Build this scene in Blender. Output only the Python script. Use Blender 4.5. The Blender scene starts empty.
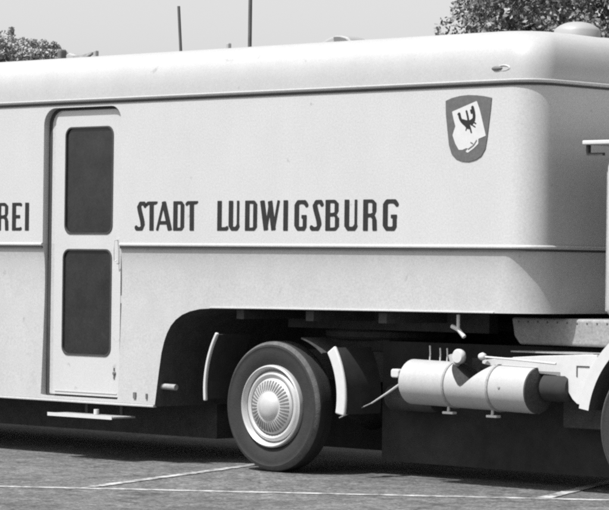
import bpy, bmesh, math, random
from mathutils import Vector, Matrix
from mathutils.geometry import tessellate_polygon
random.seed(11)
S = bpy.context.scene
C = S.collection
PI = math.pi

# ------------------------------------------------------------------ materials
def mat(name, v, rough=0.6, var=0.0, scale=8.0, bump=0.0, bscale=60.0, metal=0.0, grain=0.0, gscale=90.0, spec=0.5, coat=0.0, stain=0.0):
    m = bpy.data.materials.new(name); m.use_nodes = True
    nt = m.node_tree; N = nt.nodes; L = nt.links
    b = N['Principled BSDF']
    b.inputs['Roughness'].default_value = rough
    b.inputs['Metallic'].default_value = metal
    b.inputs['Specular IOR Level'].default_value = spec
    b.inputs['Coat Weight'].default_value = coat
    tc = N.new('ShaderNodeTexCoord')
    val = None
    def noise(s, det, lo, hi, stretch=None):
        n = N.new('ShaderNodeTexNoise'); n.inputs['Scale'].default_value = s; n.inputs['Detail'].default_value = det
        n.inputs['Roughness'].default_value = 0.65
        src = tc.outputs['Object']
        if stretch:
            mp = N.new('ShaderNodeMapping'); mp.inputs['Scale'].default_value = stretch
            L.new(src, mp.inputs['Vector']); src = mp.outputs['Vector']
        L.new(src, n.inputs['Vector'])
        r = N.new('ShaderNodeMapRange'); r.inputs['From Min'].default_value = 0.3; r.inputs['From Max'].default_value = 0.7
        r.inputs['To Min'].default_value = lo; r.inputs['To Max'].default_value = hi
        L.new(n.outputs['Fac'], r.inputs['Value'])
        return r.outputs['Result']
    def mul(a, bb):
        x = N.new('ShaderNodeMath'); x.operation = 'MULTIPLY'
        L.new(a, x.inputs[0]); L.new(bb, x.inputs[1]); return x.outputs[0]
    outs = []
    if var: outs.append(noise(scale, 5, 1 - var, 1 + var))
    if grain: outs.append(noise(gscale, 2, 1 - grain, 1 + grain))
    if stain:
        outs.append(noise(1.3, 6, 1 - stain, 1 + stain * 0.3, (1, 1, 0.25)))
        # small scattered specks and chips
        n = N.new('ShaderNodeTexNoise'); n.inputs['Scale'].default_value = 9; n.inputs['Detail'].default_value = 3
        L.new(tc.outputs['Object'], n.inputs['Vector'])
        r = N.new('ShaderNodeMapRange'); r.inputs['From Min'].default_value = 0.70; r.inputs['From Max'].default_value = 0.78
        r.inputs['To Min'].default_value = 1.0; r.inputs['To Max'].default_value = 0.72
        L.new(n.outputs['Fac'], r.inputs['Value']); outs.append(r.outputs['Result'])
    if outs:
        o = outs[0]
        for p in outs[1:]: o = mul(o, p)
        x = N.new('ShaderNodeMath'); x.operation = 'MULTIPLY'; x.inputs[1].default_value = v
        L.new(o, x.inputs[0])
        cb = N.new('ShaderNodeCombineColor')
        for k in range(3): L.new(x.outputs[0], cb.inputs[k])
        L.new(cb.outputs[0], b.inputs['Base Color'])
    else:
        b.inputs['Base Color'].default_value = (v, v, v, 1)
    if bump:
        n = N.new('ShaderNodeTexNoise'); n.inputs['Scale'].default_value = bscale; n.inputs['Detail'].default_value = 4
        L.new(tc.outputs['Object'], n.inputs['Vector'])
        bp = N.new('ShaderNodeBump'); bp.inputs['Strength'].default_value = bump; bp.inputs['Distance'].default_value = 0.01
        L.new(n.outputs['Fac'], bp.inputs['Height']); L.new(bp.outputs['Normal'], b.inputs['Normal'])
    return m

M = {}
M['paint'] = mat('cream_body_paint', 0.45, 0.42, var=0.02, scale=3, grain=0.09, gscale=75, stain=0.05, bump=0.16, bscale=1.6)
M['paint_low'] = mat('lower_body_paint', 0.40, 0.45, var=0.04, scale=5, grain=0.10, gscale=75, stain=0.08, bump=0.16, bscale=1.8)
M['dull_black'] = mat('dull_shade_black', 0.04, 0.95, var=0.2, spec=0.1)  # flat black that puts under-truck shade into the colour
M['roof'] = mat('roof_paint', 0.36, 0.5, var=0.03, scale=4, grain=0.06, gscale=75, stain=0.06, bump=0.08, bscale=3)
M['door'] = mat('door_paint', 0.45, 0.42, var=0.02, scale=4, grain=0.06, gscale=75, stain=0.04)
M['black'] = mat('lettering_paint', 0.018, 0.6, var=0.25, scale=25, spec=0.3)
M['shield'] = mat('shield_grey', 0.10, 0.6, var=0.12, scale=30, grain=0.1, spec=0.3)
M['white'] = mat('white_enamel', 0.5, 0.5, var=0.04, scale=20)
M['glass'] = mat('dark_window_glass', 0.018, 0.16, var=0.3, scale=6, grain=0.25, gscale=70, spec=0.45)
M['rubber'] = mat('tyre_rubber', 0.016, 0.8, var=0.22, scale=14, grain=0.15, bump=0.25, bscale=120)
M['shoulder_highlight'] = mat('tyre_shoulder_highlight', 0.085, 0.9, var=0.3, scale=18, grain=0.2, bump=0.3, bscale=90)  # paler ring on the tyre shoulder, its highlight put into the colour
M['chrome'] = mat('hub_metal', 0.5, 0.38, var=0.05, scale=20, metal=0.35)
M['alu'] = mat('tank_paint', 0.36, 0.5, var=0.05, scale=9, grain=0.08, stain=0.08, bump=0.1, bscale=8)
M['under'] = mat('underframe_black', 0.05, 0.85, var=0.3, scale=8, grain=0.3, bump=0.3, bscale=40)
M['gasket'] = mat('gasket_rubber', 0.04, 0.7, var=0.2)
M['reveal'] = mat('door_reveal_paint', 0.45, 0.55, grain=0.08)
M['dusty'] = mat('dusty_grey_panel', 0.25, 0.7, var=0.15, scale=12, grain=0.18, gscale=60)
M['steel'] = mat('plain_steel', 0.5, 0.5, var=0.1, scale=20, metal=0.2)
M['wood'] = mat('pole_paint', 0.09, 0.8, var=0.2, scale=4, grain=0.15)
M['bark'] = mat('bark', 0.08, 0.9, var=0.3, scale=5, bump=0.5, bscale=15)
M['leaf'] = mat('leaves', 0.15, 0.55, var=0.55, scale=1.8, grain=0.3, gscale=9)
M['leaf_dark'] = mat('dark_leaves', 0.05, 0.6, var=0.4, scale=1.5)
M['leaf_far'] = mat('distant_leaves', 0.33, 0.7, var=0.3, scale=0.4)  # paler leaves, distance haze put into the colour
M['vent'] = mat('vent_paint', 0.28, 0.5, var=0.05)
M['ventdark'] = mat('vent_grille', 0.12, 0.7, var=0.1)

def asphalt():
    m = bpy.data.materials.new('asphalt'); m.use_nodes = True
    nt = m.node_tree; N = nt.nodes; L = nt.links; b = N['Principled BSDF']
    b.inputs['Roughness'].default_value = 0.9; b.inputs['Specular IOR Level'].default_value = 0.3
    tc = N.new('ShaderNodeTexCoord')
    cur = None
    for sc, det, lo, hi in ((0.35, 4, .84, 1.16), (2.2, 6, .74, 1.26), (8, 5, .70, 1.30), (18, 4, .60, 1.45), (45, 2, .5, 1.55)):
        n = N.new('ShaderNodeTexNoise'); n.inputs['Scale'].default_value = sc; n.inputs['Detail'].default_value = det
        L.new(tc.outputs['Object'], n.inputs['Vector'])
        r = N.new('ShaderNodeMapRange'); r.inputs['From Min'].default_value = .3; r.inputs['From Max'].default_value = .7
        r.inputs['To Min'].default_value = lo; r.inputs['To Max'].default_value = hi
        L.new(n.outputs['Fac'], r.inputs['Value'])
        x = N.new('ShaderNodeMath'); x.operation = 'MULTIPLY'
        if cur is None: x.inputs[1].default_value = ASPH
        else: L.new(cur, x.inputs[1])
        L.new(r.outputs['Result'], x.inputs[0]); cur = x.outputs[0]
    # fine cracks wandering over the surface
    wn = N.new('ShaderNodeTexNoise'); wn.inputs['Scale'].default_value = 2.5; wn.inputs['Detail'].default_value = 4
    L.new(tc.outputs['Object'], wn.inputs['Vector'])
    mx = N.new('ShaderNodeMixRGB'); mx.blend_type = 'LINEAR_LIGHT'; mx.inputs['Fac'].default_value = .25
    L.new(tc.outputs['Object'], mx.inputs['Color1']); L.new(wn.outputs['Color'], mx.inputs['Color2'])
    vo = N.new('ShaderNodeTexVoronoi'); vo.feature = 'DISTANCE_TO_EDGE'; vo.inputs['Scale'].default_value = .55
    L.new(mx.outputs['Color'], vo.inputs['Vector'])
    cr1 = N.new('ShaderNodeMapRange'); cr1.inputs['From Min'].default_value = 0; cr1.inputs['From Max'].default_value = .012
    cr1.inputs['To Min'].default_value = .55; cr1.inputs['To Max'].default_value = 1
    L.new(vo.outputs['Distance'], cr1.inputs['Value'])
    xm = N.new('ShaderNodeMath'); xm.operation = 'MULTIPLY'; L.new(cur, xm.inputs[0]); L.new(cr1.outputs['Result'], xm.inputs[1]); cur = xm.outputs[0]
    cb = N.new('ShaderNodeCombineColor')
    for k in range(3): L.new(cur, cb.inputs[k])
    L.new(cb.outputs[0], b.inputs['Base Color'])
    n = N.new('ShaderNodeTexNoise'); n.inputs['Scale'].default_value = 55; n.inputs['Detail'].default_value = 4
    L.new(tc.outputs['Object'], n.inputs['Vector'])
    bp = N.new('ShaderNodeBump'); bp.inputs['Strength'].default_value = .6; bp.inputs['Distance'].default_value = .012
    L.new(n.outputs['Fac'], bp.inputs['Height']); L.new(bp.outputs['Normal'], b.inputs['Normal'])
    return m
ASPH = 0.092
M['asphalt'] = asphalt()
def worn_paint():
    m = bpy.data.materials.new('worn_line_paint'); m.use_nodes = True
    nt = m.node_tree; N = nt.nodes; L = nt.links; b = N['Principled BSDF']
    b.inputs['Roughness'].default_value = 0.8
    tc = N.new('ShaderNodeTexCoord')
    n = N.new('ShaderNodeTexNoise'); n.inputs['Scale'].default_value = 7; n.inputs['Detail'].default_value = 6; n.inputs['Roughness'].default_value = .75
    L.new(tc.outputs['Object'], n.inputs['Vector'])
    r = N.new('ShaderNodeValToRGB'); r.color_ramp.elements[0].position = .40; r.color_ramp.elements[0].color = (ASPH*1.1,)*3 + (1,)
    r.color_ramp.elements[1].position = .60; r.color_ramp.elements[1].color = (.45, .45, .45, 1)
    L.new(n.outputs['Fac'], r.inputs['Fac']); L.new(r.outputs['Color'], b.inputs['Base Color'])
    return m
M['line'] = worn_paint()
M['grass'] = mat('grass_field', 0.09, 0.95, var=0.35, scale=0.6, grain=0.3, gscale=12)

# ------------------------------------------------------------------ object helpers
def obj(name, bm, m, parent=None, smooth=None, bevel=0, mats=None):
    me = bpy.data.meshes.new(name); bm.normal_update(); bm.to_mesh(me); bm.free()
    for mm in (mats or [m]): me.materials.append(mm)
    o = bpy.data.objects.new(name, me); C.objects.link(o)
    if parent: o.parent = parent
    if bevel:
        md = o.modifiers.new('bevel', 'BEVEL'); md.width = bevel; md.segments = 3; md.limit_method = 'ANGLE'; md.angle_limit = math.radians(35)
    if smooth is not None:
        for p in me.polygons: p.use_smooth = True
        try:
            me.set_sharp_from_angle(angle=math.radians(smooth))
        except Exception: pass
    return o
def thing(name, label, cat, loc=(0, 0, 0), group=None):
    o = bpy.data.objects.new(name, None); C.objects.link(o); o.location = loc
    o.empty_display_size = .2
    o['label'] = label; o['category'] = cat
    if group: o['group'] = group
    return o
def tag(o, label, cat, group=None):
    o['label'] = label; o['category'] = cat
    if group: o['group'] = group
    return o
def box(bm, x0, x1, y0, y1, z0, z1):
    vs = [bm.verts.new(p) for p in ((x0,y0,z0),(x1,y0,z0),(x1,y1,z0),(x0,y1,z0),(x0,y0,z1),(x1,y0,z1),(x1,y1,z1),(x0,y1,z1))]
    for f in ((0,3,2,1),(4,5,6,7),(0,1,5,4),(1,2,6,5),(2,3,7,6),(3,0,4,7)): bm.faces.new([vs[i] for i in f])
    return bm
def nb(): return bmesh.new()
def tube(bm, pts, r, n=10, cap=True):
    pts = [Vector(p) for p in pts]; rings = []
    rr = r if isinstance(r, (list, tuple)) else [r] * len(pts)
    prev = None
    for i, p in enumerate(pts):
        t = (pts[min(i+1, len(pts)-1)] - pts[max(i-1, 0)]).normalized()
        if prev is None:
            a = Vector((0, 0, 1)) if abs(t.z) < .9 else Vector((1, 0, 0))
            u = t.cross(a).normalized()
        else: u = (prev - t * prev.dot(t)).normalized()
        prev = u; w = t.cross(u)
        rings.append([bm.verts.new(p + (u * math.cos(2*PI*k/n) + w * math.sin(2*PI*k/n)) * rr[i]) for k in range(n)])
    for a, b in zip(rings, rings[1:]):
        for k in range(n): bm.faces.new((a[k], a[(k+1) % n], b[(k+1) % n], b[k]))
    if cap:
        bm.faces.new(rings[0][::-1]); bm.faces.new(rings[-1])
    bmesh.ops.recalc_face_normals(bm, faces=bm.faces)
    return bm
def prism(bm, pts, y0, y1, axis='y'):
    """polygon of (a,b) extruded; axis y: (x,z) points, axis z: (x,y) points"""
    def P(a, b, t): return (a, t, b) if axis == 'y' else ((a, b, t) if axis == 'z' else (t, a, b))
    lo = [bm.verts.new(P(a, b, y0)) for a, b in pts]; hi = [bm.verts.new(P(a, b, y1)) for a, b in pts]
    n = len(pts)
    bm.faces.new(lo); bm.faces.new(hi[::-1])
    for i in range(n): bm.faces.new((lo[i], hi[i], hi[(i+1) % n], lo[(i+1) % n]))
    bmesh.ops.recalc_face_normals(bm, faces=bm.faces)
    return bm
def lathe(bm, prof, centre, axis='y', n=72, closed=False, wob=None):
    """prof: list of (r, t) turned about an axis through centre"""
    cx, cy, cz = centre; rings = []
    for r, t in prof:
        ring = []
        for k in range(n):
            a = 2*PI*k/n
            if axis == 'y': p = (cx + r*math.cos(a), cy + t, cz + r*math.sin(a))
            elif axis == 'x': p = (cx + t, cy + r*math.cos(a), cz + r*math.sin(a))
            else: p = (cx + r*math.cos(a), cy + r*math.sin(a), cz + t)
            ring.append(bm.verts.new(p))
        rings.append(ring)
    for a, b in zip(rings, rings[1:]):
        for k in range(n): bm.faces.new((a[k], a[(k+1) % n], b[(k+1) % n], b[k]))
    if closed:
        a, b = rings[-1], rings[0]
        for k in range(n): bm.faces.new((a[k], a[(k+1) % n], b[(k+1) % n], b[k]))
    else:
        if prof[0][0] > 1e-5: bm.faces.new(rings[0][::-1])
        if prof[-1][0] > 1e-5: bm.faces.new(rings[-1])
    bmesh.ops.remove_doubles(bm, verts=bm.verts, dist=1e-6)
    bmesh.ops.recalc_face_normals(bm, faces=bm.faces)
    return bm
def rrect(x0, x1, z0, z1, r, n=8):
    """rounded rectangle; r = (bl, br, tr, tl)"""
    if not isinstance(r, tuple): r = (r,)*4
    out = []
    for (cx, cz, a0, q) in ((x0 + r[0], z0 + r[0], PI, r[0]), (x1 - r[1], z0 + r[1], 1.5*PI, r[1]), (x1 - r[2], z1 - r[2], 0, r[2]), (x0 + r[3], z1 - r[3], .5*PI, r[3])):
        if q < 1e-4: out.append((cx, cz)); continue
        for k in range(n + 1):
            a = a0 + .5*PI*k/n; out.append((cx + q*math.cos(a), cz + q*math.sin(a)))
    return out
def panel(bm, outer, holes, y0, y1):
    """flat plate in the XZ plane with holes, front face at y0"""
    loops = [outer] + holes
    flat = [p for l in loops for p in l]
    tris = tessellate_polygon([[Vector((a, b, 0)) for a, b in l] for l in loops])
    lo = [bm.verts.new((a, y0, b)) for a, b in flat]; hi = [bm.verts.new((a, y1, b)) for a, b in flat]
    for t in tris:
        bm.faces.new([lo[i] for i in t]); bm.faces.new([hi[i] for i in reversed(t)])
    i0 = 0
    for l in loops:
        n = len(l)
        for i in range(n):
            a, b = i0 + i, i0 + (i+1) % n
            bm.faces.new((lo[a], hi[a], hi[b], lo[b]))
        i0 += n
    bmesh.ops.recalc_face_normals(bm, faces=bm.faces)
    return bm
def march(bm, f, x0, x1, z0, z1, step, y):
    """flat sheet in XZ covering the region where f(x,z) < 0"""
    nx = int(math.ceil((x1-x0)/step)); nz = int(math.ceil((z1-z0)/step))
    val = [[f(x0 + i*step, z0 + j*step) for j in range(nz+1)] for i in range(nx+1)]
    cache = {}
    def V(x, z):
        k = (round(x*1e5), round(z*1e5))
        if k not in cache: cache[k] = bm.verts.new((x, y, z))
        return cache[k]
    for i in range(nx):
        for j in range(nz):
            cs = ((i, j), (i+1, j), (i+1, j+1), (i, j+1)); poly = []
            for q in range(4):
                a = cs[q]; b = cs[(q+1) % 4]; va = val[a[0]][a[1]]; vb = val[b[0]][b[1]]
                pa = (x0 + a[0]*step, z0 + a[1]*step); pb = (x0 + b[0]*step, z0 + b[1]*step)
                if va < 0: poly.append(V(*pa))
                if (va < 0) != (vb < 0):
                    t = va/(va - vb); poly.append(V(pa[0] + (pb[0]-pa[0])*t, pa[1] + (pb[1]-pa[1])*t))
            pp = []
            for v in poly:
                if v not in pp: pp.append(v)
            if len(pp) >= 3:
                try: bm.faces.new(pp)
                except ValueError: pass
    return bm

# ------------------------------------------------------------------ TRAILER
FX, RX, WID = 2.675, -8.2, 2.5        # front, rear, width; near side is the plane y = 0
def outline(d, r, fx=FX):
    """plan outline inset by d with corner radius r (front) ; counter-clockwise from rear near corner"""
    pts = []; n = 14
    x0, x1, y0, y1 = RX + d, fx - d, d, WID - d
    for (cx, cy, a0) in ((x0 + r, y0 + r, PI), (x1 - r, y0 + r, 1.5*PI), (x1 - r, y1 - r, 0), (x0 + r, y1 - r, .5*PI)):
        for k in range(n + 1):
            a = a0 + .5*PI*k/n; pts.append((cx + r*math.cos(a), cy + r*math.sin(a)))
    return pts
def loft(prof, cap=True):
    bm = nb(); rings = []
    for z, d, r in prof:
        rings.append([bm.verts.new((x, y, z)) for x, y in outline(d, r)])
    n = len(rings[0])
    for a, b in zip(rings, rings[1:]):
        for k in range(n): bm.faces.new((a[k], a[(k+1) % n], b[(k+1) % n], b[k]))
    if cap:
        bm.faces.new(rings[0][::-1]); bm.faces.new(rings[-1])
    bmesh.ops.recalc_face_normals(bm, faces=bm.faces)
    return bm
def boolean(o, cutters):
    for c in cutters:
        md = o.modifiers.new('cut', 'BOOLEAN'); md.object = c; md.operation = 'DIFFERENCE'; md.solver = 'EXACT'
    dg = bpy.context.evaluated_depsgraph_get(); dg.update()
    me = bpy.data.meshes.new_from_object(o.evaluated_get(dg))
    o.modifiers.clear(); old = o.data; o.data = me
    for c in cutters: bpy.data.objects.remove(c, do_unlink=True)
    return o

trailer = thing('library_trailer', 'long cream single-door library semi-trailer with painted city lettering and crest', 'trailer', (0, 0, 0))
R0 = .23
# upper wall
upper = obj('upper_body', loft([(1.748, 0.012, R0), (1.752, 0, R0), (2.915, 0, R0)]), M['paint'], trailer, smooth=30)
# lower wall: steps in under the belt line, flares out again to the skirt edge
lp = [(.455, .012, R0+.02), (.47, .0, R0+.03), (.7, .010, R0+.03), (1.0, .021, R0+.05), (1.3, .0305, R0+.07), (1.40, .0315, R0+.07), (1.47, .031, R0+.06), (1.53, .0295, R0+.06), (1.58, .0270, R0+.05), (1.62, .0238, R0+.04), (1.655, .0195, R0+.03), (1.69, .0138, R0+.02), (1.72, .0072, R0+.01), (1.748, .0, R0)]
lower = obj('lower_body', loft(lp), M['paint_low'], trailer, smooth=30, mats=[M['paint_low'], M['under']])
cut1 = obj('cutter', prism(nb(), [(-1.205, -.1), (-1.20, .40), (-1.185, .52), (-1.165, .70), (-1.14, .88), (-1.115, .97), (-1.085, 1.04), (-1.045, 1.10), (-.99, 1.15), (-.92, 1.19), (-.83, 1.22), (-.72, 1.24), (-.55, 1.25), (0, 1.256), (1.4, 1.265), (3.2, 1.272), (3.2, -.1)], -1, 4), M['under'])
ro = rrect(-2.575, -1.63, .49, 2.865, (.02, .02, .12, .14))
cut2 = obj('cutter', prism(nb(), ro, -.5, .062), M['under'])
cut3 = obj('cutter', prism(nb(), ro, -.5, .062), M['under'])
boolean(lower, [cut1, cut2]); boolean(upper, [cut3])
me = lower.data
while len(me.materials) < 2: me.materials.append(M['under'])
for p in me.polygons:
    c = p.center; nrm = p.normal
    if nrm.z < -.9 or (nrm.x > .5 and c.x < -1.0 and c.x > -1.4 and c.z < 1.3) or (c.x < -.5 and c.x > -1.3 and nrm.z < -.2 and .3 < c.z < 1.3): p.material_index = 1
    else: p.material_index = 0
for o in (upper, lower):
    for p in o.data.polygons: p.use_smooth = True
    o.data.set_sharp_from_angle(angle=math.radians(25))
# reveal liner: narrow grey frame strip inside the opening
bm = nb(); panel(bm, rrect(-2.573, -1.632, .492, 2.863, (.02, .02, .12, .14)), [rrect(-2.535, -1.650, .505, 2.845, (.02, .02, .11, .125))], .058, .0605)
obj('door_gasket', bm, M['gasket'], trailer)
# roof
rp = [(2.915, .003, R0), (2.95, .004, R0), (3.02, .008, R0), (3.09, .018, R0), (3.145, .034, R0), (3.195, .060, R0), (3.235, .098, R0), (3.266, .15, R0), (3.290, .23, R0+.02), (3.310, .35, R0+.05), (3.328, .54, R0+.1), (3.344, .8, R0+.05), (3.352, 1.05, R0-.1), (3.354, 1.2, .04)]
obj('roof', loft(rp), M['roof'], trailer, smooth=40)
# gutter rail and belt moulding follow the plan outline
def rail(name, prof, r, m, x_from=None):
    """prof: closed loop of (outset, z)"""
    bm = nb(); rings = []
    for off, z in prof:
        rings.append([bm.verts.new((x, y, z)) for x, y in outline(-off, r + off)])
    n = len(rings[0])
    for i in range(len(rings)):
        a, b = rings[i], rings[(i+1) % len(rings)]
        for k in range(n): bm.faces.new((a[k], a[(k+1) % n], b[(k+1) % n], b[k]))
    bmesh.ops.recalc_face_normals(bm, faces=bm.faces)
    return obj(name, bm, m, trailer, smooth=50)
rail('gutter_rail', [(-.01, 2.905), (.010, 2.905), (.022, 2.914), (.024, 2.926), (.016, 2.930), (.010, 2.922), (-.01, 2.922)], R0, M['paint'])
rail('gutter_seal', [(-.01, 2.888), (.008, 2.888), (.008, 2.9045), (-.01, 2.9045)], R0, M['gasket'])
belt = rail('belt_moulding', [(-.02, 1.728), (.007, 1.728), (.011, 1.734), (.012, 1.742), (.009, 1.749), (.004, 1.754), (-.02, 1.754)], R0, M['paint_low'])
belt2 = rail('belt_seal', [(-.04, 1.7105), (.003, 1.7105), (.004, 1.7275), (-.04, 1.7275)], R0, M['gasket'])
def boolbelt(o):
    c = obj('cutter', prism(nb(), rrect(-2.58, -1.625, .4, 2.8, .02), -.5, .2), M['under']); boolean(o, [c])
boolbelt(belt); boolbelt(belt2)
rail('skirt_edge', [(-.03, .448), (.006, .448), (.010, .456), (.006, .466), (-.03, .466)], R0, M['paint'])
# the skirt edge stops where the body steps up
se = bpy.data.objects['skirt_edge']
boolean(se, [obj('cutter', prism(nb(), [(-1.20, 0), (-1.20, 1), (4, 1), (4, 0)], -1, 4), M['under'])])
# a lip along the raised part
bm = nb(); prism(bm, [(-.60, 1.2465), (0, 1.2525), (1.4, 1.2615), (2.30, 1.266), (2.30, 1.278), (1.4, 1.274), (0, 1.265), (-.60, 1.259)], .016, .04)
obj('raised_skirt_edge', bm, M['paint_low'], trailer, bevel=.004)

# door
door_y = .038
holes = [rrect(-2.345, -1.757, 1.826, 2.706, .075), rrect(-2.360, -1.760, .832, 1.705, .075)]
bm = nb(); panel(bm, rrect(-2.468, -1.655, .508, 2.838, (.02, .02, .09, .11)), holes, door_y, .0575)
door = obj('door', bm, M['door'], trailer, bevel=.004)
for i, (h, nm) in enumerate(((holes[0], 'upper'), (holes[1], 'lower'))):
    xs = [p[0] for p in h]; zs = [p[1] for p in h]
    bm = nb(); panel(bm, rrect(min(xs)-.0, max(xs)+.0, min(zs), max(zs), .075), [rrect(min(xs)+.014, max(xs)-.014, min(zs)+.014, max(zs)-.014, .062)], door_y - .006, door_y + .014)
    w = obj('door_window', bm, M['gasket'], door, bevel=.003)
    bm = nb(); prism(bm, rrect(min(xs)+.012, max(xs)-.012, min(zs)+.012, max(zs)-.012, .062), door_y + .008, door_y + .017)
    obj('glass', bm, M['glass'], w)
# door hardware
bm = nb(); tube(bm, [(-1.688, door_y-.002, 1.78), (-1.688, -.008, 1.775), (-1.687, -.010, 1.70), (-1.685, -.010, 1.63), (-1.683, -.006, 1.612), (-1.665, .0, 1.610)], .0045, 10)
hd = obj('door_handle', bm, M['steel'], door, smooth=60)
bm = nb(); prism(bm, rrect(-1.708, -1.668, 1.59, 1.80, .012), door_y - .004, door_y + .001); obj('handle_plate', bm, M['door'], hd)
bm = nb(); lathe(bm, [(.0, -.014), (.012, -.013), (.018, -.006), (.018, .006)], (-1.712, door_y, .70), n=20)
box(bm, -1.722, -1.706, door_y-.006, door_y, .655, .678); box(bm, -1.717, -1.709, door_y-.01, door_y, .72, .745)
obj('door_lock', bm, M['ventdark'], door, smooth=40)
bm = nb(); box(bm, -2.44, -1.68, door_y-.005, door_y+.001, .532, .540); obj('kick_strip', bm, M['reveal'], door)
for z in (.75, 1.3, 2.1, 2.62):
    bm = nb(); tube(bm, [(-1.642, .042, z-.03), (-1.642, .042, z+.03)], .008, 8); obj('hinge', bm, M['reveal'], door, smooth=50)

# lettering -------------------------------------------------------------
HH = .232
def seg_sdf(px, pz, a, b, r):
    ax, az = a; bx, bz = b; dx, dz = bx-ax, bz-az; L = math.hypot(dx, dz) or 1e-6
    ux, uz = dx/L, dz/L; rx, rz = px-(ax+bx)/2, pz-(az+bz)/2
    al = abs(rx*ux + rz*uz) - L/2; pe = abs(-rx*uz + rz*ux) - r
    return max(al, pe) if max(al, pe) > -1 else 0
TK, TN, TM = .0245, .0135, .0185
def strokes(ch):
    k, n, m = TK, TN, TM
    return {
     'S': [([(.97, .86), (.86, .95), (.60, .955), (.42, .90), (.36, .80)], m), ([(.36, .80), (.44, .66), (.70, .34), (.74, .22)], k), ([(.74, .22), (.68, .10), (.50, .045), (.22, .045), (.06, .10)], m)],
     'T': [([(.52, 0), (.50, .98)], k), ([(.0, .90), (.16, .955), (.9, .945), (1, .985)], n)],
     'A': [([(.08, 0), (.46, .98)], n), ([(.46, 1.0), (.86, 0)], k), ([(.22, .27), (.74, .27)], n)],
     'D': [([(.20, 0), (.20, 1)], k), ([(.2, .955), (.74, .955), (.86, .87)], n), ([(.83, .90), (.83, .10)], m*1.15), ([(.86, .13), (.74, .045), (.2, .045)], n)],
     'L': [([(.22, 0), (.22, 1)], k), ([(.22, .05), (.86, .05), (1, .09)], n*1.15)],
     'U': [([(.20, 1), (.20, .13)], k), ([(.22, .13), (.34, .06), (.55, .045), (.76, .07), (.88, .16)], m), ([(.88, .16), (.88, 1)], n)],
     'W': [([(.08, 1), (.29, .02)], k), ([(.29, .02), (.50, .96)], n), ([(.48, .98), (.68, .02)], k), ([(.68, .02), (.93, 1)], n)],
     'I': [([(.5, 0), (.5, 1)], k)],
     'G': [([(.98, .84), (.84, .935), (.56, .955), (.32, .93), (.20, .85)], m), ([(.20, .86), (.20, .14)], k), ([(.20, .15), (.34, .06), (.56, .045), (.78, .07), (.84, .16)], m), ([(.84, .10), (.84, .46)], m*1.1), ([(.58, .455), (1.0, .455)], n)],
     'B': [([(.18, 0), (.18, 1)], k), ([(.18, .955), (.66, .955), (.80, .88)], n), ([(.80, .90), (.80, .62)], m*1.1), ([(.80, .60), (.64, .52), (.18, .52)], n), ([(.66, .52), (.84, .42)], n), ([(.84, .43), (.84, .12)], m*1.15), ([(.84, .13), (.70, .045), (.18, .045)], n)],
     'R': [([(.18, 0), (.18, 1)], k), ([(.18, .955), (.66, .955), (.82, .88)], n), ([(.82, .90), (.82, .60)], m*1.1), ([(.82, .58), (.66, .49), (.18, .49)], n), ([(.66, .49), (.82, .40), (.83, .30)], m), ([(.83, .36), (.86, 0)], k*.9)],
     'E': [([(.26, 0), (.26, 1)], k), ([(.26, .955), (.86, .955), (1, .93)], n), ([(.26, .50), (.92, .50)], n), ([(.26, .045), (.88, .045), (1, .07)], n)],
    }[ch]
def chaikin(P, it=2):
    if len(P) < 3: return P
    for _ in range(it):
        Q = [P[0]]
        for a, b in zip(P, P[1:]):
            Q += [(a[0]*.75 + b[0]*.25, a[1]*.75 + b[1]*.25), (a[0]*.25 + b[0]*.75, a[1]*.25 + b[1]*.75)]
        P = Q + [P[-1]]
    return P
def glyph(bm, ch, x0, x1, z0=1.855, h=HH, y=-.003):
    w = x1 - x0; segs = []; dots = []
    for pts, r in strokes(ch):
        P = chaikin([(x0 + u*w, z0 + v*h) for u, v in pts])
        for a, b in zip(P, P[1:]): segs.append((a, b, r))
        for q, p in enumerate(P[1:-1]): dots.append((p, r))
        if len(P) > 2:
            dots.append((P[0], r)); dots.append((P[-1], r))
    def f(x, z):
        d = 9
        for a, b, r in segs: d = min(d, seg_sdf(x, z, a, b, r))
        for (px, pz), r in dots: d = min(d, math.hypot(x-px, z-pz) - r)
        return max(d, z0 - z, z - z0 - h)
    march(bm, f, x0 - .04, x1 + .04, z0 - .012, z0 + h + .012, .004, y)
words = [('R', -3.160, -3.012), ('E', -2.972, -2.853), ('I', -2.815, -2.735)], \
        [('S', -1.440, -1.330), ('T', -1.312, -1.200), ('A', -1.205, -1.012), ('D', -1.005, -.878), ('T', -.852, -.735)], \
        [('L', -.505, -.395), ('U', -.378, -.262), ('D', -.202, -.066), ('W', -.030, .178), ('I', .200, .278), ('G', .330, .462), ('S', .506, .622), ('B', .655, .800), ('U', .850, .985), ('R', 1.042, 1.180), ('G', 1.236, 1.382)]
for wd in words:
    bm = nb()
    for ch, a, b in wd: glyph(bm, ch, a, b)
    o = obj('lettering', bm, M['black'], trailer)
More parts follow.
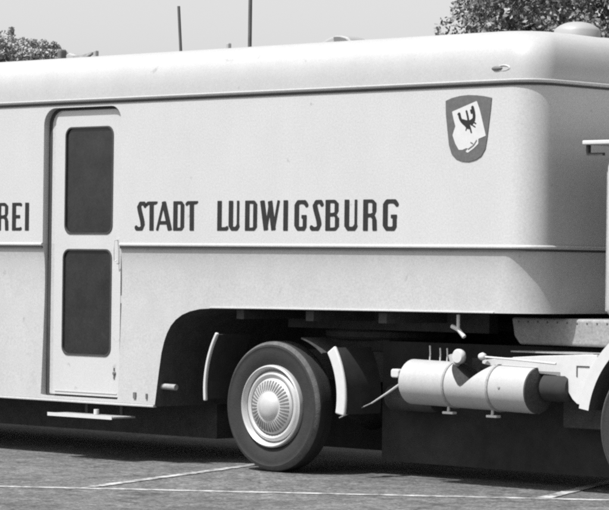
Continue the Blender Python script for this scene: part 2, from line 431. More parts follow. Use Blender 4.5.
# crest -----------------------------------------------------------------
def cr(u, v):  # crest zoom coordinates -> wall
    return 1.843 + (u - 78)/232*.436, 2.800 - (v - 112)/300*.452
def sdf_poly(x, z, P):
    d = 1e9; ins = False; n = len(P)
    for i in range(n):
        x1, z1 = P[i]; x2, z2 = P[(i+1) % n]
        ex, ez = x2-x1, z2-z1; t = max(0, min(1, ((x-x1)*ex + (z-z1)*ez)/(ex*ex+ez*ez+1e-12)))
        d = min(d, math.hypot(x-x1-ex*t, z-z1-ez*t))
        if (z1 > z) != (z2 > z) and x < (x2-x1)*(z-z1)/(z2-z1) + x1: ins = not ins
    return -d if ins else d
shield = [cr(*p) for p in ((78,116),(110,103),(150,95),(190,92),(235,95),(275,101),(310,110),(306,160),(298,230),(290,300),(282,350),(262,385),(235,402),(200,411),(165,408),(135,396),(112,372),(98,330),(88,250),(80,180))]
bm = nb(); prism(bm, shield, -.006, .001)
crest = obj('city_crest', bm, M['shield'], trailer, bevel=.002)
fieldp = [cr(*p) for p in ((114,170),(236,124),(250,160),(262,205),(283,288),(246,302),(246,325),(225,345),(195,366),(185,362),(200,345),(185,345),(168,352),(150,352),(132,322),(118,282),(124,262),(132,240),(122,205))]
bm = nb(); march(bm, lambda x, z: sdf_poly(x, z, fieldp) - .002, 1.84, 2.30, 2.33, 2.82, .006, -.0075)
obj('crest_field', bm, M['white'], crest)
eag = [([(150,180),(155,205),(172,226),(192,238)], .014), ([(186,168),(192,190),(197,215),(200,240)], .010), ([(216,150),(224,180),(226,205),(212,232)], .015), ([(165,215),(200,226),(225,210)], .017),
       ([(200,230),(206,250),(212,272)], .008), ([(178,232),(190,246),(200,250)], .010), ([(208,164),(212,180)], .009), ([(222,222),(235,230)], .006), ([(150,176),(143,184)], .007), ([(218,238),(232,246)], .005), ([(188,250),(184,262)], .005)]
eag = [(chaikin([cr(*p) for p in pts]), r) for pts, r in eag]
def feag(x, z):
    d = 9
    for pts, r in eag:
        for a, b in zip(pts, pts[1:]): d = min(d, seg_sdf(x, z, a, b, r*.85))
        for q, p in enumerate(pts): d = min(d, math.hypot(x-p[0], z-p[1]) - r*(.55 if q in (0, len(pts)-1) else .8))
    return d
bm = nb(); march(bm, feag, 1.90, 2.22, 2.52, 2.76, .0045, -.0095); obj('crest_eagle', bm, M['black'], crest)
fl = [([(196,352),(225,332),(240,308)], .004), ([(208,318),(222,326)], .004)]
bm = nb()
march(bm, lambda x, z: min(seg_sdf(x, z, cr(*a), cr(*b), .004) for p, r in fl for a, b in zip(p, p[1:])), 2.0, 2.2, 2.38, 2.55, .004, -.0095)
obj('crest_mark', bm, M['shield'], crest)

# roof fittings ----------------------------------------------------------
def mushroom(x, y, z, r, h, m=None, nm='roof_vent'):
    bm = nb(); lathe(bm, [(r*.75, -.06), (r*.75, h*.25), (r, h*.3), (r*.98, h*.5), (r*.8, h*.78), (r*.45, h*.95), (0, h)], (x, y, z), axis='z', n=36)
    return obj(nm, bm, m or M['vent'], trailer, smooth=40)
bm = nb(); lathe(bm, [(.175, -.06), (.172, .0), (.158, .02), (.13, .040), (.095, .056), (.05, .066), (0, .068)], (2.22, 1.03, 3.35), axis='z', n=40)
obj('dome_vent', bm, M['vent'], trailer, smooth=60)
bm = nb(); prism(bm, [(.14, 3.28), (.18, 3.318), (.26, 3.350), (.33, 3.366), (.40, 3.362), (.47, 3.345), (.52, 3.28)], .42, .62); v = obj('hooded_vent', bm, M['vent'], trailer, bevel=.02)
bm = nb(); prism(bm, [(.34, 3.29), (.33, 3.352), (.38, 3.352), (.44, 3.338), (.49, 3.305), (.50, 3.29)], .405, .42); obj('vent_mouth', bm, M['ventdark'], v)
def small(name, pts, y0, y1, m, bev=.01):
    bm = nb(); prism(bm, pts, y0, y1); return obj(name, bm, m, trailer, bevel=bev)
s = small('skylight', [(-3.00, 3.30), (-3.01, 3.37), (-2.97, 3.385), (-2.88, 3.36), (-2.76, 3.335), (-2.62, 3.345), (-2.56, 3.30)], .6, 1.2, M['vent'], .02)
small('skylight_flap', [(-2.92, 3.33), (-2.88, 3.352), (-2.80, 3.355), (-2.72, 3.36), (-2.62, 3.382), (-2.60, 3.372), (-2.68, 3.335), (-2.76, 3.32)], .56, .598, M['dusty'], .005)
small('roof_fitting', [(-3.145, 3.30), (-3.145, 3.42), (-3.09, 3.42), (-3.09, 3.30)], .62, .70, M['shield'], .02)
small('roof_fitting', [(-2.61, 3.30), (-2.61, 3.385), (-2.575, 3.385), (-2.575, 3.30)], .56, .60, M['dusty'], .01)
small('roof_fitting', [(-.95, 3.28), (-.95, 3.37), (-.92, 3.37), (-.92, 3.28)], .5, .54, M['vent'], .01)
# marker lamp on the roof edge
bm = nb(); lathe(bm, [(.0, -.04), (.022, -.036), (.034, -.02), (.038, .03)], (0, 0, 0), n=24)
ml = obj('marker_lamp', bm, M['ventdark'], trailer, smooth=50); ml.location = (2.315, .018, 3.012); ml.scale = (1.5, .6, .5)
bm = nb(); lathe(bm, [(.040, .03), (.042, -.012), (.034, -.016), (.030, -.006), (.030, .02)], (0, 0, 0), n=24)
ml2 = obj('lamp_bezel', bm, M['chrome'], trailer, smooth=50); ml2.location = (2.375, .014, 3.012); ml2.scale = (1.5, .7, .55)
# skirt marks by the step-up corner, side peg
for x, w, h in ((-1.425, .030, .05), (-1.285, .016, .045)):
    bm = nb(); prism(bm, rrect(x-w/2, x+w/2, .51, .51+h, .006), -.008, .004); obj('skirt_reflector', bm, M['ventdark'], trailer)
bm = nb(); tube(bm, [(-1.19, .07, .615), (-1.02, .07, .612)], .024, 12); obj('side_peg', bm, M['dusty'], trailer, smooth=50)
# folding step
bm = nb(); prism(bm, rrect(-2.30, -1.51, -.16, .10, .02), .346, .362, 'z'); fs = obj('footstep', bm, M['dusty'], trailer, bevel=.004)
bm = nb(); box(bm, -2.295, -1.515, -.166, -.1605, .340, .368); obj('step_edge', bm, M['white'], fs)
for x in (-2.12, -1.70):
    bm = nb(); box(bm, x, x+.03, .09, .115, .33, .455); obj('step_hanger', bm, M['under'], fs)
bm = nb(); tube(bm, [(-1.86, -.02, .363), (-1.86, -.02, .405)], .022, 12); obj('step_catch', bm, M['white'], fs, smooth=40)
# under structure of the raised front
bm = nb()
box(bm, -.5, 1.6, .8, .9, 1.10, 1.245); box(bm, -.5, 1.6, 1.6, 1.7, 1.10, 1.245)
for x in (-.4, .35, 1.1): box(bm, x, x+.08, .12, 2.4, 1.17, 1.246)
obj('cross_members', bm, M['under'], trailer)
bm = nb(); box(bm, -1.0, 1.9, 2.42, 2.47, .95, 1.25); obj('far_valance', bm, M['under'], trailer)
bm = nb(); box(bm, -8.0, -1.25, .75, 2.2, .17, .452); obj('floor_frame', bm, M['under'], trailer)  # frame made deeper to hide lit ground beyond and keep the gap dark
bm = nb(); tube(bm, [(1.90, .10, 1.25), (1.90, .10, 1.145)], .013, 10); tube(bm, [(1.84, .10, 1.165), (1.905, .10, 1.14), (1.96, .10, 1.09)], .016, 8)
obj('safety_hook', bm, M['white'], trailer, smooth=40)

# ------------------------------------------------------------------ WHEELS
def wheel(parent, x, yo, side, dual=False, name='wheel', capped=True):
    """yo: y of the outer sidewall, side=+1 inner direction"""
    e = bpy.data.objects.new(name, None); C.objects.link(e); e.parent = parent; e.location = (x, yo, .505)
    e.rotation_euler = (0, 0, 0 if side > 0 else PI)
    tp = [(.318, .035), (.325, .012), (.345, .000), (.385, -.012), (.43, -.016), (.452, -.014), (.460, -.018), (.476, -.014), (.482, -.006), (.492, .003), (.499, .018), (.503, .04),
          (.503, .10), (.493, .102), (.493, .108), (.503, .11), (.503, .13), (.493, .132), (.493, .138), (.503, .14), (.503, .165), (.493, .167), (.493, .173), (.503, .175), (.503, .215), (.499, .228), (.485, .245), (.46, .262), (.40, .268), (.345, .262), (.318, .24)]
    tp = [(a, b if b < .05 else .05 + (b - .05)*.60) for a, b in tp]
    bm = nb(); lathe(bm, tp, (0, 0, 0), n=96, closed=True)
    t = obj('tyre', bm, M['rubber'], e, smooth=35, mats=[M['rubber'], M['shoulder_highlight']])
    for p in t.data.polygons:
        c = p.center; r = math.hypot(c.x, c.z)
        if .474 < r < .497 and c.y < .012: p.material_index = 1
    if dual:
        bm = nb(); lathe(bm, [(r, y + .30) for r, y in tp], (0, 0, 0), n=64, closed=True); obj('inner_tyre', bm, M['rubber'], e, smooth=35)
    rp = [(.318, .035), (.320, .0), (.316, -.020), (.306, -.026), (.296, -.016), (.290, .002), (.283, .012)]
    bm = nb(); lathe(bm, rp + [(.283, .15), (.318, .15)], (0, 0, 0), n=96, closed=True)
    rim = obj('rim', bm, M['chrome'], e, smooth=30)
    if capped:
        bm = nb(); lathe(bm, [(.2825, .014), (.276, .016), (.270, .010), (.258, -.004), (.246, -.008), (.232, -.002), (.222, .004), (.212, -.004), (.205, -.012), (.17, -.028), (.125, -.040), (.112, -.040), (.104, -.046), (.085, -.062), (.05, -.074), (0, -.078)], (0, 0, 0), n=96)
        hc = obj('hubcap', bm, M['chrome'], e, smooth=30)
        bm = nb(); n = 40
        for k in range(n):
            a = 2*PI*k/n; ca, sa = math.cos(a), math.sin(a)
            def q(r, w, y): return [bm.verts.new((r*ca - w*sa, y, r*sa + w*ca)), bm.verts.new((r*ca + w*sa, y, r*sa - w*ca))]
            a1 = q(.126, .0030, -.0435); a2 = q(.165, .0066, -.0335); a3 = q(.199, .0078, -.0185)
            b1 = q(.126, .0030, -.036); b2 = q(.165, .0066, -.026); b3 = q(.199, .0078, -.011)
            bm.faces.new((a1[0], a1[1], a2[1], a2[0])); bm.faces.new((a2[0], a2[1], a3[1], a3[0]))
            for s in (0, 1):
                bm.faces.new((a1[s], a2[s], b2[s], b1[s])); bm.faces.new((a2[s], a3[s], b3[s], b2[s]))
            bm.faces.new((a3[0], a3[1], b3[1], b3[0]))
        bmesh.ops.recalc_face_normals(bm, faces=bm.faces)
        obj('vent_slots', bm, M['ventdark'], hc)
        for rr, y in ((.281, .013), (.2265, .001)):
            bm = nb(); lathe(bm, [(rr, y), (rr-.005, y-.004), (rr-.009, y), (rr-.005, y+.004)], (0, 0, 0), n=72, closed=True)
            obj('groove', bm, M['ventdark'], hc)
    else:
        bm = nb(); lathe(bm, [(.2825, .02), (.24, .07), (.14, .09), (.12, -.03), (.10, -.05), (0, -.05)], (0, 0, 0), n=48); obj('hub', bm, M['under'], e, smooth=30)
    return e
# trailer axle, mostly outside the photograph
for yo, sd in ((.03, 1), (2.47, -1)):
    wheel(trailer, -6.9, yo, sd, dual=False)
bm = nb(); tube(bm, [(-6.9, .3, .505), (-6.9, 2.2, .505)], .06, 12); obj('axle', bm, M['under'], trailer)

# ------------------------------------------------------------------ TRACTOR
tractor = thing('tractor_truck', 'pale tractor unit coupled under trailer front with round fuel tank', 'truck', (0, 0, 0))
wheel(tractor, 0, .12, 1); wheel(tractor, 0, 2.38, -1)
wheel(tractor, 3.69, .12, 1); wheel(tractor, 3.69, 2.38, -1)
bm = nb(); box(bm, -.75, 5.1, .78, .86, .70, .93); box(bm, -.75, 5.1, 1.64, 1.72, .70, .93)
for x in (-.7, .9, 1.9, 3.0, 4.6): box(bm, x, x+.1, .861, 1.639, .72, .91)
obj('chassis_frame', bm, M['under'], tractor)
bm = nb(); tube(bm, [(0, .5, .505), (0, 2.0, .505)], .08, 12); obj('rear_axle', bm, M['under'], tractor)
bm = nb(); lathe(bm, [(0, -.2), (.15, -.16), (.22, 0), (.15, .16), (0, .2)], (0, 1.25, .505), n=24); obj('differential', bm, M['under'], tractor, smooth=60)
bm = nb(); tube(bm, [(3.74, .4, .505), (3.74, 2.1, .505)], .06, 12); obj('front_axle', bm, M['under'], tractor)
bm = nb(); lathe(bm, [(.0, 0), (.45, 0), (.48, .02), (.48, .06), (.45, .08), (0, .08)], (.15, 1.25, 1.02), axis='z', n=40); box(bm, -.2, .5, .9, 1.6, .93, 1.02)
obj('fifth_wheel', bm, M['under'], tractor)
bm = nb(); box(bm, 2.2, 3.5, .9, 1.6, .35, .95); obj('gearbox', bm, M['under'], tractor, bevel=.05)
bm = nb(); box(bm, .8, 2.6, 2.0, 2.4, .35, 1.0); obj('battery_box', bm, M['under'], tractor, bevel=.02)
bm = nb(); box(bm, .62, 2.95, .70, .73, .10, 1.02); box(bm, -1.1, .60, 1.60, 1.63, .10, 1.1); obj('shade_plates', bm, M['dull_black'], tractor)  # added black plates standing in for the shadow behind the tank
for xc in (0, 3.69):
    for side, y in ((1, .50), (-1, 1.94)):
        bm = nb()
        for q in range(6):
            hl = .72 - q*.1
            pts = [(xc + hl*(k/8*2-1), y+.03, .60 - q*.016 + .09*((k/8*2-1)*hl/.72)**2) for k in range(9)]
            for a, b in zip(pts, pts[1:]):
                prism(bm, [(a[0], a[2]), (b[0], b[2]), (b[0], b[2]+.013), (a[0], a[2]+.013)], y + q*.001, y+.06 - q*.001)
        obj('leaf_spring', bm, M['under'], tractor)
bm = nb()
lathe(bm, [(0, 0), (.09, .01), (.10, .03), (.10, .45), (.09, .47), (0, .48)], (.82, .58, .60), axis='x', n=24)
obj('underframe_fittings', bm, M['under'], tractor, smooth=40)
# mudguards: white painted ends, dark crown
def arc_band(cx, cz, r, t, a0, a1, y0, y1, n=16, taper=0):
    bm = nb(); ins = []; outs = []
    pts = []
    for k in range(n + 1):
        a = math.radians(a0 + (a1-a0)*k/n); pts.append((cx + r*math.cos(a), cz + r*math.sin(a)))
    for k in range(n, -1, -1):
        a = math.radians(a0 + (a1-a0)*k/n); tt = t; pts.append((cx + (r-tt)*math.cos(a), cz + (r-tt)*math.sin(a)))
    # build as strips to keep concave outline safe
    m_ = n + 1
    lo = [bm.verts.new((a, y0, b)) for a, b in pts]; hi = [bm.verts.new((a, y1, b)) for a, b in pts]
    for k in range(n):
        o0, o1, i0, i1 = k, k+1, 2*m_-1-k, 2*m_-2-k
        bm.faces.new((lo[o0], lo[o1], lo[i1], lo[i0])); bm.faces.new((hi[o0], hi[i0], hi[i1], hi[o1]))
        bm.faces.new((lo[o0], hi[o0], hi[o1], lo[o1])); bm.faces.new((lo[i0], lo[i1], hi[i1], hi[i0]))
    bm.faces.new((lo[0], lo[-1], hi[-1], hi[0])); bm.faces.new((lo[n], hi[n], hi[n+1], lo[n+1]))
    bmesh.ops.recalc_face_normals(bm, faces=bm.faces)
    return bm
mg = obj('mudguard', arc_band(.14, .60, .70, .095, -11, 34, .045, .075), M['white'], tractor, smooth=40, bevel=.012)
mg['label'] = 'white painted front mudguard end'
mgr = obj('mudguard', arc_band(.12, .62, .812, .026, 147, 187, .045, .075), M['white'], tractor, smooth=40, bevel=.008)
mgr['label'] = 'white painted rear mudguard edge'
obj('mudguard_inner', arc_band(.14, .60, .695, .010, -10, 33, .078, .45), M['dull_black'], tractor, smooth=40)
obj('mudguard_inner', arc_band(.12, .62, .805, .008, 148, 186, .078, .45), M['dull_black'], tractor, smooth=40)
obj('mudguard_crown', arc_band(.14, .46, .60, .012, 52, 76, .14, .42), M['under'], tractor, smooth=40)
# fuel tank with V notch cut for the filler
def notch_top(x):
    z = 9
    if 1.80 < x < 2.20:
        if x < 1.98: z = .915 - (x - 1.80)/.18*.18
        else: z = .735 + (x - 1.98)/.22*.17
    return z
bm = nb(); R_, TX0, TX1, TY, TZ = .166, 1.385, 2.57, .20, .0
n = 48; rings = []
sts = [(TX0-.035, .0), (TX0-.033, .08), (TX0-.028, .13), (TX0-.012, .156), (TX0, R_)] + [(TX0 + (TX1-TX0)*k/220, R_) for k in range(1, 220)] + [(TX1, R_), (TX1+.008, .160), (TX1+.018, .12), (TX1+.026, .06), (TX1+.028, 0)]
for x, r in sts:
    zc = .745 - (x - TX0)*.018
    ring = []
    for k in range(n):
        a = 2*PI*k/n; y = TY + r*math.cos(a); z = zc + r*math.sin(a)
        ring.append(bm.verts.new((x, y, z)))
    rings.append(ring)
for a, b in zip(rings, rings[1:]):
    for k in range(n): bm.faces.new((a[k], a[(k+1) % n], b[(k+1) % n], b[k]))
bmesh.ops.remove_doubles(bm, verts=bm.verts, dist=1e-6); bmesh.ops.recalc_face_normals(bm, faces=bm.faces)
tank = obj('fuel_tank', bm, M['alu'], tractor, smooth=35, mats=[M['alu'], M['under']])
for p in tank.data.polygons:
    if p.center.x > TX1 - .001 and p.normal.x > .3: p.material_index = 1  # front end coloured dark, the shade of that side painted on
boolean(tank, [obj('cutter', prism(nb(), [(1.785, 1.2), (1.80, .915), (1.835, .88), (1.96, .742), (1.98, .732), (2.0, .740), (2.16, .868), (2.20, .905), (2.21, 1.2)], -.5, 1), M['under'])])
for p in tank.data.polygons:
    if 1.79 < p.center.x < 2.205 and p.normal.z > .2 and abs(p.normal.y) < .05 and abs(p.normal.x) > .2: p.material_index = 1  # sunlit notch faces coloured dark so the cut reads as shade
    p.use_smooth = True
tank.data.set_sharp_from_angle(angle=math.radians(30))
for x in (1.81, 2.228):
    zc = .745 - (x-TX0)*.018
    bm = nb(); lathe(bm, [(R_+.001, -.011), (R_+.007, -.009), (R_+.007, .009), (R_+.001, .011)], (x, TY, zc), axis='x', n=48, closed=True)
    if True:
        st = obj('tank_strap', bm, M['dusty'], tank, smooth=40)
    bm = nb(); tube(bm, [(x-.05, TY-.03, zc-R_+.01), (x-.05, TY-.035, zc-R_-.035)], .012, 8); box(bm, x-.09, x+.01, TY-.06, TY-.01, zc-R_-.048, zc-R_-.030)
    obj('strap_bracket', bm, M['white'], st, bevel=.004)
bm = nb(); lathe(bm, [(0, -.03), (.045, -.028), (.055, -.015), (.055, .012), (.040, .03), (0, .032)], (1.862, .16, .945), n=28)
fc = obj('filler_cap', bm, M['white'], tank, smooth=40)
bm = nb(); tube(bm, [(1.80, .17, .89), (1.775, .17, .955)], .024, 10); tube(bm, [(1.80, .17, .86), (1.85, .17, .93)], .03, 12); obj('filler_neck', bm, M['alu'], fc, smooth=40)
for i, (x, h) in enumerate(((1.54, .115), (1.64, .10), (1.708, .10))):
    bm = nb(); tube(bm, [(x, .2, .88), (x+.006, .2, .90+h*.5), (x+.002, .2, .90+h)], .006, 8); obj('vent_pipe', bm, M['white'], tank, smooth=40)
bm = nb(); tube(bm, [(1.90, .33, .86), (1.95, .33, .70)], .02, 8); box(bm, 1.80, 2.30, .375, .39, .60, .93); obj('notch_plate', bm, M['under'], tank)
bm = nb(); lathe(bm, [(0, -.006), (.010, -.004), (.012, .004)], (2.345, TY-R_, .74), n=12); obj('rivet', bm, M['dusty'], tank)
# draw rod and lamp left of the tank
bm = nb(); tube(bm, [(.93, .24, .565), (1.10, .23, .65), (1.30, .21, .752)], [.006, .009, .012], 8); obj('brake_rod', bm, M['steel'], tractor, smooth=40)
bm = nb(); tube(bm, [(.60, .24, .44), (.93, .24, .565)], .005, 6); obj('rod_cable', bm, M['dusty'], tractor, smooth=40)
bm = nb(); prism(bm, rrect(1.225, 1.305, .77, .835, .02), .12, .18); obj('side_lamp', bm, M['white'], tractor, bevel=.01)
# air line with white coupling head
bm = nb(); tube(bm, [(2.11, .14, .950), (2.40, .14, .940), (2.77, .15, .921)], .008, 8); al = obj('air_line', bm, M['white'], tractor, smooth=40)
bm = nb(); lathe(bm, [(0, -.03), (.022, -.024), (.03, 0), (.022, .024), (0, .03)], (2.10, .14, .952), axis='x', n=16); obj('coupling_head', bm, M['white'], al, smooth=60)
# air reservoir, dark
bm = nb(); lathe(bm, [(0, 0), (.08, .01), (.100, .03), (.100, .22), (.085, .25), (0, .26)], (2.60, .24, .75), axis='x', n=32); obj('air_reservoir', bm, M['dull_black'], tractor, smooth=40)
bm = nb(); box(bm, 2.55, 3.0, .50, .7, .45, .66); obj('tool_box', bm, M['under'], tractor, bevel=.02)
# pale side apron running into the front wheel fender
ap = [(2.055, .900), (2.055, .925), (2.35, .955), (2.60, .972), (2.97, .990), (3.10, .994), (3.12, .90), (3.03, .74), (2.98, .635), (2.93, .645), (2.89, .675), (2.84, .74), (2.80, .80), (2.74, .838), (2.60, .845), (2.3, .86)]
bm = nb(); prism(bm, ap, .19, .215); apo = obj('side_apron', bm, M['white'], tractor, bevel=.004)
bm = nb(); box(bm, 2.925, 2.934, .186, .1895, .835, .913); box(bm, 2.9345, 3.04, .186, .1895, .904, .913); obj('apron_seam', bm, M['under'], apo)
ff = obj('front_fender', arc_band(3.76, .50, .765, .085, 95, 171, .12, .50, n=28), M['white'], tractor, smooth=40, mats=[M['white'], M['under']])
for p in ff.data.polygons:
    v = Vector((p.center.x - 3.76, 0, p.center.z - .50)).normalized()
    if p.normal.dot(v) < -.5 or p.normal.z < -.9: p.material_index = 1  # underside of the fender painted dark in place of shade
bm = nb(); box(bm, 2.3, 3.05, .216, .5, .99, 1.0); obj('apron_shelf', bm, M['dusty'], tractor)
bm = nb(); prism(bm, [(2.205, 1.04), (2.155, 1.10), (2.128, 1.235), (3.215, 1.235), (3.215, 1.04)], .42, 2.08)
uf = obj('rear_platform', bm, M['dusty'], tractor, bevel=.02)
for i in range(11):
    bm = nb(); lathe(bm, [(.0, -.006), (.006, -.004), (.009, .002)], (2.2 + i*.09, .42, 1.205 + random.uniform(-.003, .003)), n=12); obj('rivet', bm, M['shield'], uf)
# cab: shell with side profile, rounded; near edge just enters the photograph
cab_prof = [(3.22, 1.26), (3.22, 2.30), (3.25, 2.40), (3.34, 2.46), (4.9, 2.46), (5.08, 2.38), (5.30, 1.70), (5.36, 1.5), (5.36, .55), (4.55, .55), (4.52, .75), (4.44, .95), (4.30, 1.12), (4.10, 1.24), (3.8, 1.275)]
bm = nb(); prism(bm, cab_prof, .10, 2.40)
cab = obj('cab', bm, M['paint'], tractor, bevel=.06, smooth=40)
bm = nb(); box(bm, 3.195, 3.219, .16, 2.34, 1.30, 2.36); obj('cab_bounce_sheet', bm, M['dusty'], cab)  # added darker sheet, cuts bounced light on the trailer front
bm = nb(); box(bm, 3.05, 3.30, .06, 2.44, 2.455, 2.485); rr_ = obj('roof_rail', bm, M['white'], cab, bevel=.008)
for y in (.10, 2.36):
    bm = nb(); box(bm, 3.055, 3.075, y, y+.03, 2.38, 2.454); box(bm, 3.076, 3.20, y, y+.03, 2.38, 2.40); obj('rail_bracket', bm, M['under'], rr_)
bm = nb(); prism(bm, rrect(3.75, 4.85, 1.75, 2.28, .08), .088, .0985); obj('side_window', bm, M['glass'], cab)
bm = nb(); prism(bm, rrect(.3, 2.2, 1.78, 2.30, .1), 5.16, 5.20, 'x'); ws = obj('windscreen', bm, M['glass'], cab)
for y in (.45, 2.05):
    bm = nb(); lathe(bm, [(.11, -.02), (.11, .03), (.09, .05), (0, .06)], (5.36, y, .95), axis='x', n=28); obj('headlight', bm, M['chrome'], cab, smooth=40)
bm = nb(); box(bm, 5.37, 5.45, .1, 2.4, .45, .62); obj('bumper', bm, M['white'], tractor, bevel=.02)
bm = nb(); tube(bm, [(4.62, .075, 1.6), (4.74, .075, 1.6)], .012, 8); obj('cab_handle', bm, M['chrome'], cab)

# ------------------------------------------------------------------ GROUND
def structure(o): o['kind'] = 'structure'; return o
def sheet(name, pts, z, m):
    bm = nb(); bm.faces.new([bm.verts.new((x, y, z)) for x, y in pts])
    bmesh.ops.recalc_face_normals(bm, faces=bm.faces)
    for f in bm.faces:
        if f.normal.z < 0: f.normal_flip()
    return structure(obj(name, bm, m))
sheet('asphalt_ground', [(-900, -900), (900, -900), (900, 900), (-900, 900)], 0, M['asphalt'])
sheet('grass_field', [(-860, 16), (860, 16), (860, 880), (-860, 880)], .004, M['grass'])
def strip(name, a, b, w, z=.008):
    a = Vector(a); b = Vector(b); t = (b-a).normalized(); n = Vector((-t.y, t.x)) * w/2
    N_ = 40; bm = nb(); prev = None
    for k in range(N_ + 1):
        p = a + (b-a)*k/N_; j = 1 + random.uniform(-.12, .12); j2 = 1 + random.uniform(-.12, .12)
        cur = (bm.verts.new((p.x + n.x*j, p.y + n.y*j, z)), bm.verts.new((p.x - n.x*j2, p.y - n.y*j2, z)))
        if prev: bm.faces.new((prev[0], prev[1], cur[1], cur[0]))
        prev = cur
    for f in bm.faces:
        f.normal_update()
        if f.normal.z < 0: f.normal_flip()
    return structure(obj(name, bm, M['line']))
ld = Vector((3.421, 2.573)).normalized(); p0 = Vector((-.1, -2.505))
strip('parking_line', p0 - ld*9, p0 + ld*12, .11, .0035)
strip('parking_line', (.35, -2.06), (-.70, .80), .09, .006)
strip('parking_line', (2.95, -.20), (1.00, 4.40), .10, .006)

# ------------------------------------------------------------------ CAMERA + BACKGROUND PLACEMENT
CAM = Vector((15.668, -15.767, 1.578))
ang = math.radians(46)
d0 = Vector((-math.cos(ang), math.sin(ang), 0)); r0 = Vector((math.sin(ang), math.cos(ang), 0)); u0 = Vector((0, 0, 1))
def ground_at(lat, dist):
    p = CAM + d0*dist + r0*lat; return (p.x, p.y, 0)

def leaves(bm, centre, rad, n, size, up=.3):
    for _ in range(n):
        while True:
            v = Vector((random.uniform(-1, 1), random.uniform(-1, 1), random.uniform(-1, 1)))
            if v.length < 1: break
        if v.length > 1e-3: v = v.normalized() * (v.length ** .55)
        p = Vector(centre) + Vector((v.x*rad[0], v.y*rad[1], v.z*rad[2]))
        nrm = Vector((random.gauss(0, 1), random.gauss(0, 1), random.gauss(0, 1) + up)).normalized()
        a = nrm.cross(Vector((0, 0, 1)) if abs(nrm.z) < .9 else Vector((1, 0, 0))).normalized(); b = nrm.cross(a)
        th = random.uniform(0, PI); a, b = a*math.cos(th) + b*math.sin(th), b*math.cos(th) - a*math.sin(th)
        s = size * random.uniform(.6, 1.3)
        bm.faces.new([bm.verts.new(p + q) for q in (a*s, b*s*.55, -a*s, -b*s*.55)])
def broad_tree(loc, label, crown_z, rx, rz, clumps, per, size, cr_, m, trunk_r=.18, group=None, name='broadleaf_tree', seed=1, open_=.35):
    random.seed(seed)
    t = thing(name, label, 'tree', loc, group)
    bm = nb(); cs = []
    for i in range(clumps):
        while True:
            v = Vector((random.uniform(-1, 1), random.uniform(-1, 1), random.uniform(-1, 1)))
            if .25 < v.length < 1: break
        v = v.normalized() * (v.length ** .6)
        c = Vector((v.x*rx, v.y*rx, crown_z + v.z*rz)); cs.append(c)
        k = cr_ * random.uniform(.6, 1.3)
        leaves(bm, c, (k, k, k*.75), per, size)
    obj('crown', bm, m, t)
    bm = nb()
    tube(bm, [(0, 0, -.1), (.05, 0, crown_z*.3), (-.04, .05, crown_z*.6), (0, 0, crown_z)], [trunk_r*1.3, trunk_r, trunk_r*.8, trunk_r*.4], 10)
    for c in cs[::max(1, clumps//14)]:
        b = Vector((0, 0, max(crown_z*.45, c.z*.55))); tube(bm, [b, (b + c)/2 + Vector((0, 0, .15)), c], [trunk_r*.4, trunk_r*.22, .02], 6)
    obj('trunk', bm, M['bark'], t, smooth=60)
    return t
def px(x, dist): return (x - 304.5)/2900*dist
# near trees behind the trailer front (right)
broad_tree(ground_at(px(655, 46), 46), 'leafy tree with bright leaf clumps rising behind the front roof corner', 5.6, 2.9, 2.9, 520, 210, .044, .36, M['leaf'], seed=3, trunk_r=.16, name='broadleaf_tree')
broad_tree(ground_at(px(570, 52), 52), 'leafy tree behind the trailer roof, left of the roof corner dome', 5.6, 2.15, 2.7, 360, 210, .045, .34, M['leaf'], seed=5, trunk_r=.14, name='broadleaf_tree')
# dark hedge seen under the raised front
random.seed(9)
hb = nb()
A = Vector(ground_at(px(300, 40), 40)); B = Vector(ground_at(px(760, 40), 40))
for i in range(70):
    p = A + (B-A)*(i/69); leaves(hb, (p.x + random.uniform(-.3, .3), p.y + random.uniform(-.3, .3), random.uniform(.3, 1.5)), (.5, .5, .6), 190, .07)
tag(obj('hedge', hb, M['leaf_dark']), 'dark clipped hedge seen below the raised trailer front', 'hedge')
# distant trees at far left
def conifer(loc, h, r, label, seed, m=None):
    random.seed(seed); t = thing('conifer_tree', label, 'tree', loc)
    bm = nb()
    for k in range(46):
        f = k/46; z = h*(.15 + .85*f); rr = r*(1-f)**.8 + .05
        for q in range(7):
            a = random.uniform(0, 2*PI); leaves(bm, (math.cos(a)*rr*.6, math.sin(a)*rr*.6, z), (rr*.45+.05, rr*.45+.05, .18), 22, .10)
    obj('crown', bm, m or M['leaf_far'], t)
    bm = nb(); tube(bm, [(0, 0, -.1), (0, 0, h*.9)], [.22, .04], 8); obj('trunk', bm, M['bark'], t)
    return t
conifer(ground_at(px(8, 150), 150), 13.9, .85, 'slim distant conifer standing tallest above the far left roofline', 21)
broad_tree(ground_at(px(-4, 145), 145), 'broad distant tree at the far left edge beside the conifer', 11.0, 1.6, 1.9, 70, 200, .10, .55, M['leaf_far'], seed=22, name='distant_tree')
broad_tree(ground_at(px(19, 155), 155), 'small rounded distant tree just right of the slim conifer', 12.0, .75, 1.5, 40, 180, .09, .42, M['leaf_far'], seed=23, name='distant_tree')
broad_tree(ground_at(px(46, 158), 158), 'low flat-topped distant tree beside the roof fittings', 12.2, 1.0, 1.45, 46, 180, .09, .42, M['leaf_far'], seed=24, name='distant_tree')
broad_tree(ground_at(px(29, 150), 150), 'lowest distant tree, barely clearing the roof between its neighbours', 11.9, .5, 1.1, 26, 160, .09, .3, M['leaf_far'], seed=25, name='distant_tree')
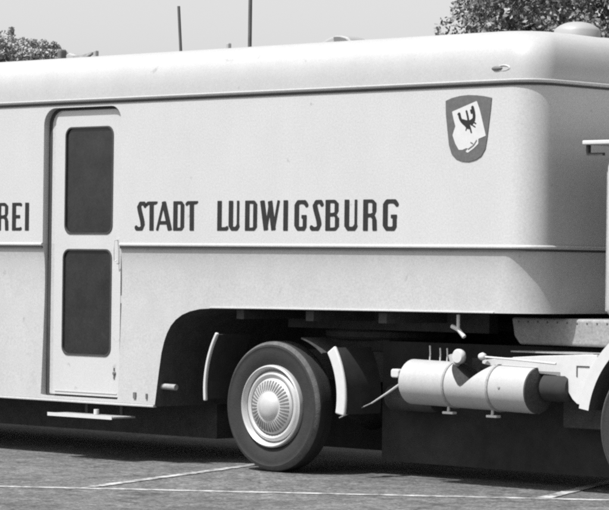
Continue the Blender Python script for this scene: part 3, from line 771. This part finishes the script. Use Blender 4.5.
# poles
def pole(loc, h, r, lean, label):
    t = thing('street_pole', label, 'pole', loc, 'thin poles standing behind the trailer')
    bm = nb(); tube(bm, [(0, 0, -.1), (lean[0]*.5, lean[1]*.5, h*.5), (lean[0], lean[1], h)], [r*1.15, r, r*.95], 12); obj('shaft', bm, M['wood'], t, smooth=60)
    bm = nb(); lathe(bm, [(r*1.9, 0), (r*1.8, .25), (r*1.2, .3)], (0, 0, 0), axis='z', n=16); obj('base_collar', bm, M['under'], t)
    return t
D1 = 62
# pole 1 leans a little to the left towards its top
l1 = -.43*r0
pole(ground_at(px(195.5, D1), D1), 7.13, .034, (l1.x, l1.y), 'slightly leaning thin pole, nearer the door, whose top shows')
pole(ground_at(px(247, D1), D1), 8.2, .044, (0, 0), 'upright thin pole reaching out of the picture, right of the leaning one')

# ------------------------------------------------------------------ LIGHT
sv = Vector((-.13, -.54, 1.0)).normalized()      # towards the sun
sun = bpy.data.lights.new('sun', 'SUN'); sun.energy = 4.4; sun.angle = math.radians(.6); sun.color = (1, 1, 1)
so = bpy.data.objects.new('sun', sun); C.objects.link(so)
so.rotation_euler = (-sv).to_track_quat('-Z', 'Y').to_euler()
W = bpy.data.worlds.new('World'); S.world = W; W.use_nodes = True
nt = W.node_tree; N = nt.nodes; L = nt.links
bg = N['Background']
sky = N.new('ShaderNodeTexSky'); sky.sky_type = 'NISHITA'; sky.sun_disc = False
sky.sun_elevation = math.asin(sv.z); sky.sun_rotation = math.atan2(sv.x, sv.y)
sky.dust_density = 3.0; sky.air_density = 1.0; sky.altitude = 200
bw = N.new('ShaderNodeRGBToBW'); L.new(sky.outputs[0], bw.inputs[0])   # black-and-white photograph: the sky's luminance only
L.new(bw.outputs[0], bg.inputs['Color'])
bg.inputs['Strength'].default_value = 0.15

# ------------------------------------------------------------------ CAMERA
cam = bpy.data.cameras.new('camera'); co = bpy.data.objects.new('camera', cam); C.objects.link(co); S.camera = co
f = 2900.0
cam.sensor_width = 36; cam.lens = f/609*36; cam.clip_start = .5; cam.clip_end = 3000
pitch = math.atan(12.3/f); roll = .013
d = d0*math.cos(pitch) + u0*math.sin(pitch); u = u0*math.cos(pitch) - d0*math.sin(pitch)
Rv = r0*math.cos(roll) + u*math.sin(roll); Uv = u*math.cos(roll) - r0*math.sin(roll)
mw = Matrix((( Rv.x, Uv.x, -d.x, CAM.x), (Rv.y, Uv.y, -d.y, CAM.y), (Rv.z, Uv.z, -d.z, CAM.z), (0, 0, 0, 1)))
co.matrix_world = mw
S.view_settings.view_transform = 'Standard'; S.view_settings.look = 'None'; S.view_settings.gamma = 1
S.view_settings.exposure = 0.55
S.cycles.filter_width = 2.6
S.cycles.use_denoising = False
S.render.resolution_x = 1024; S.render.resolution_y = 858
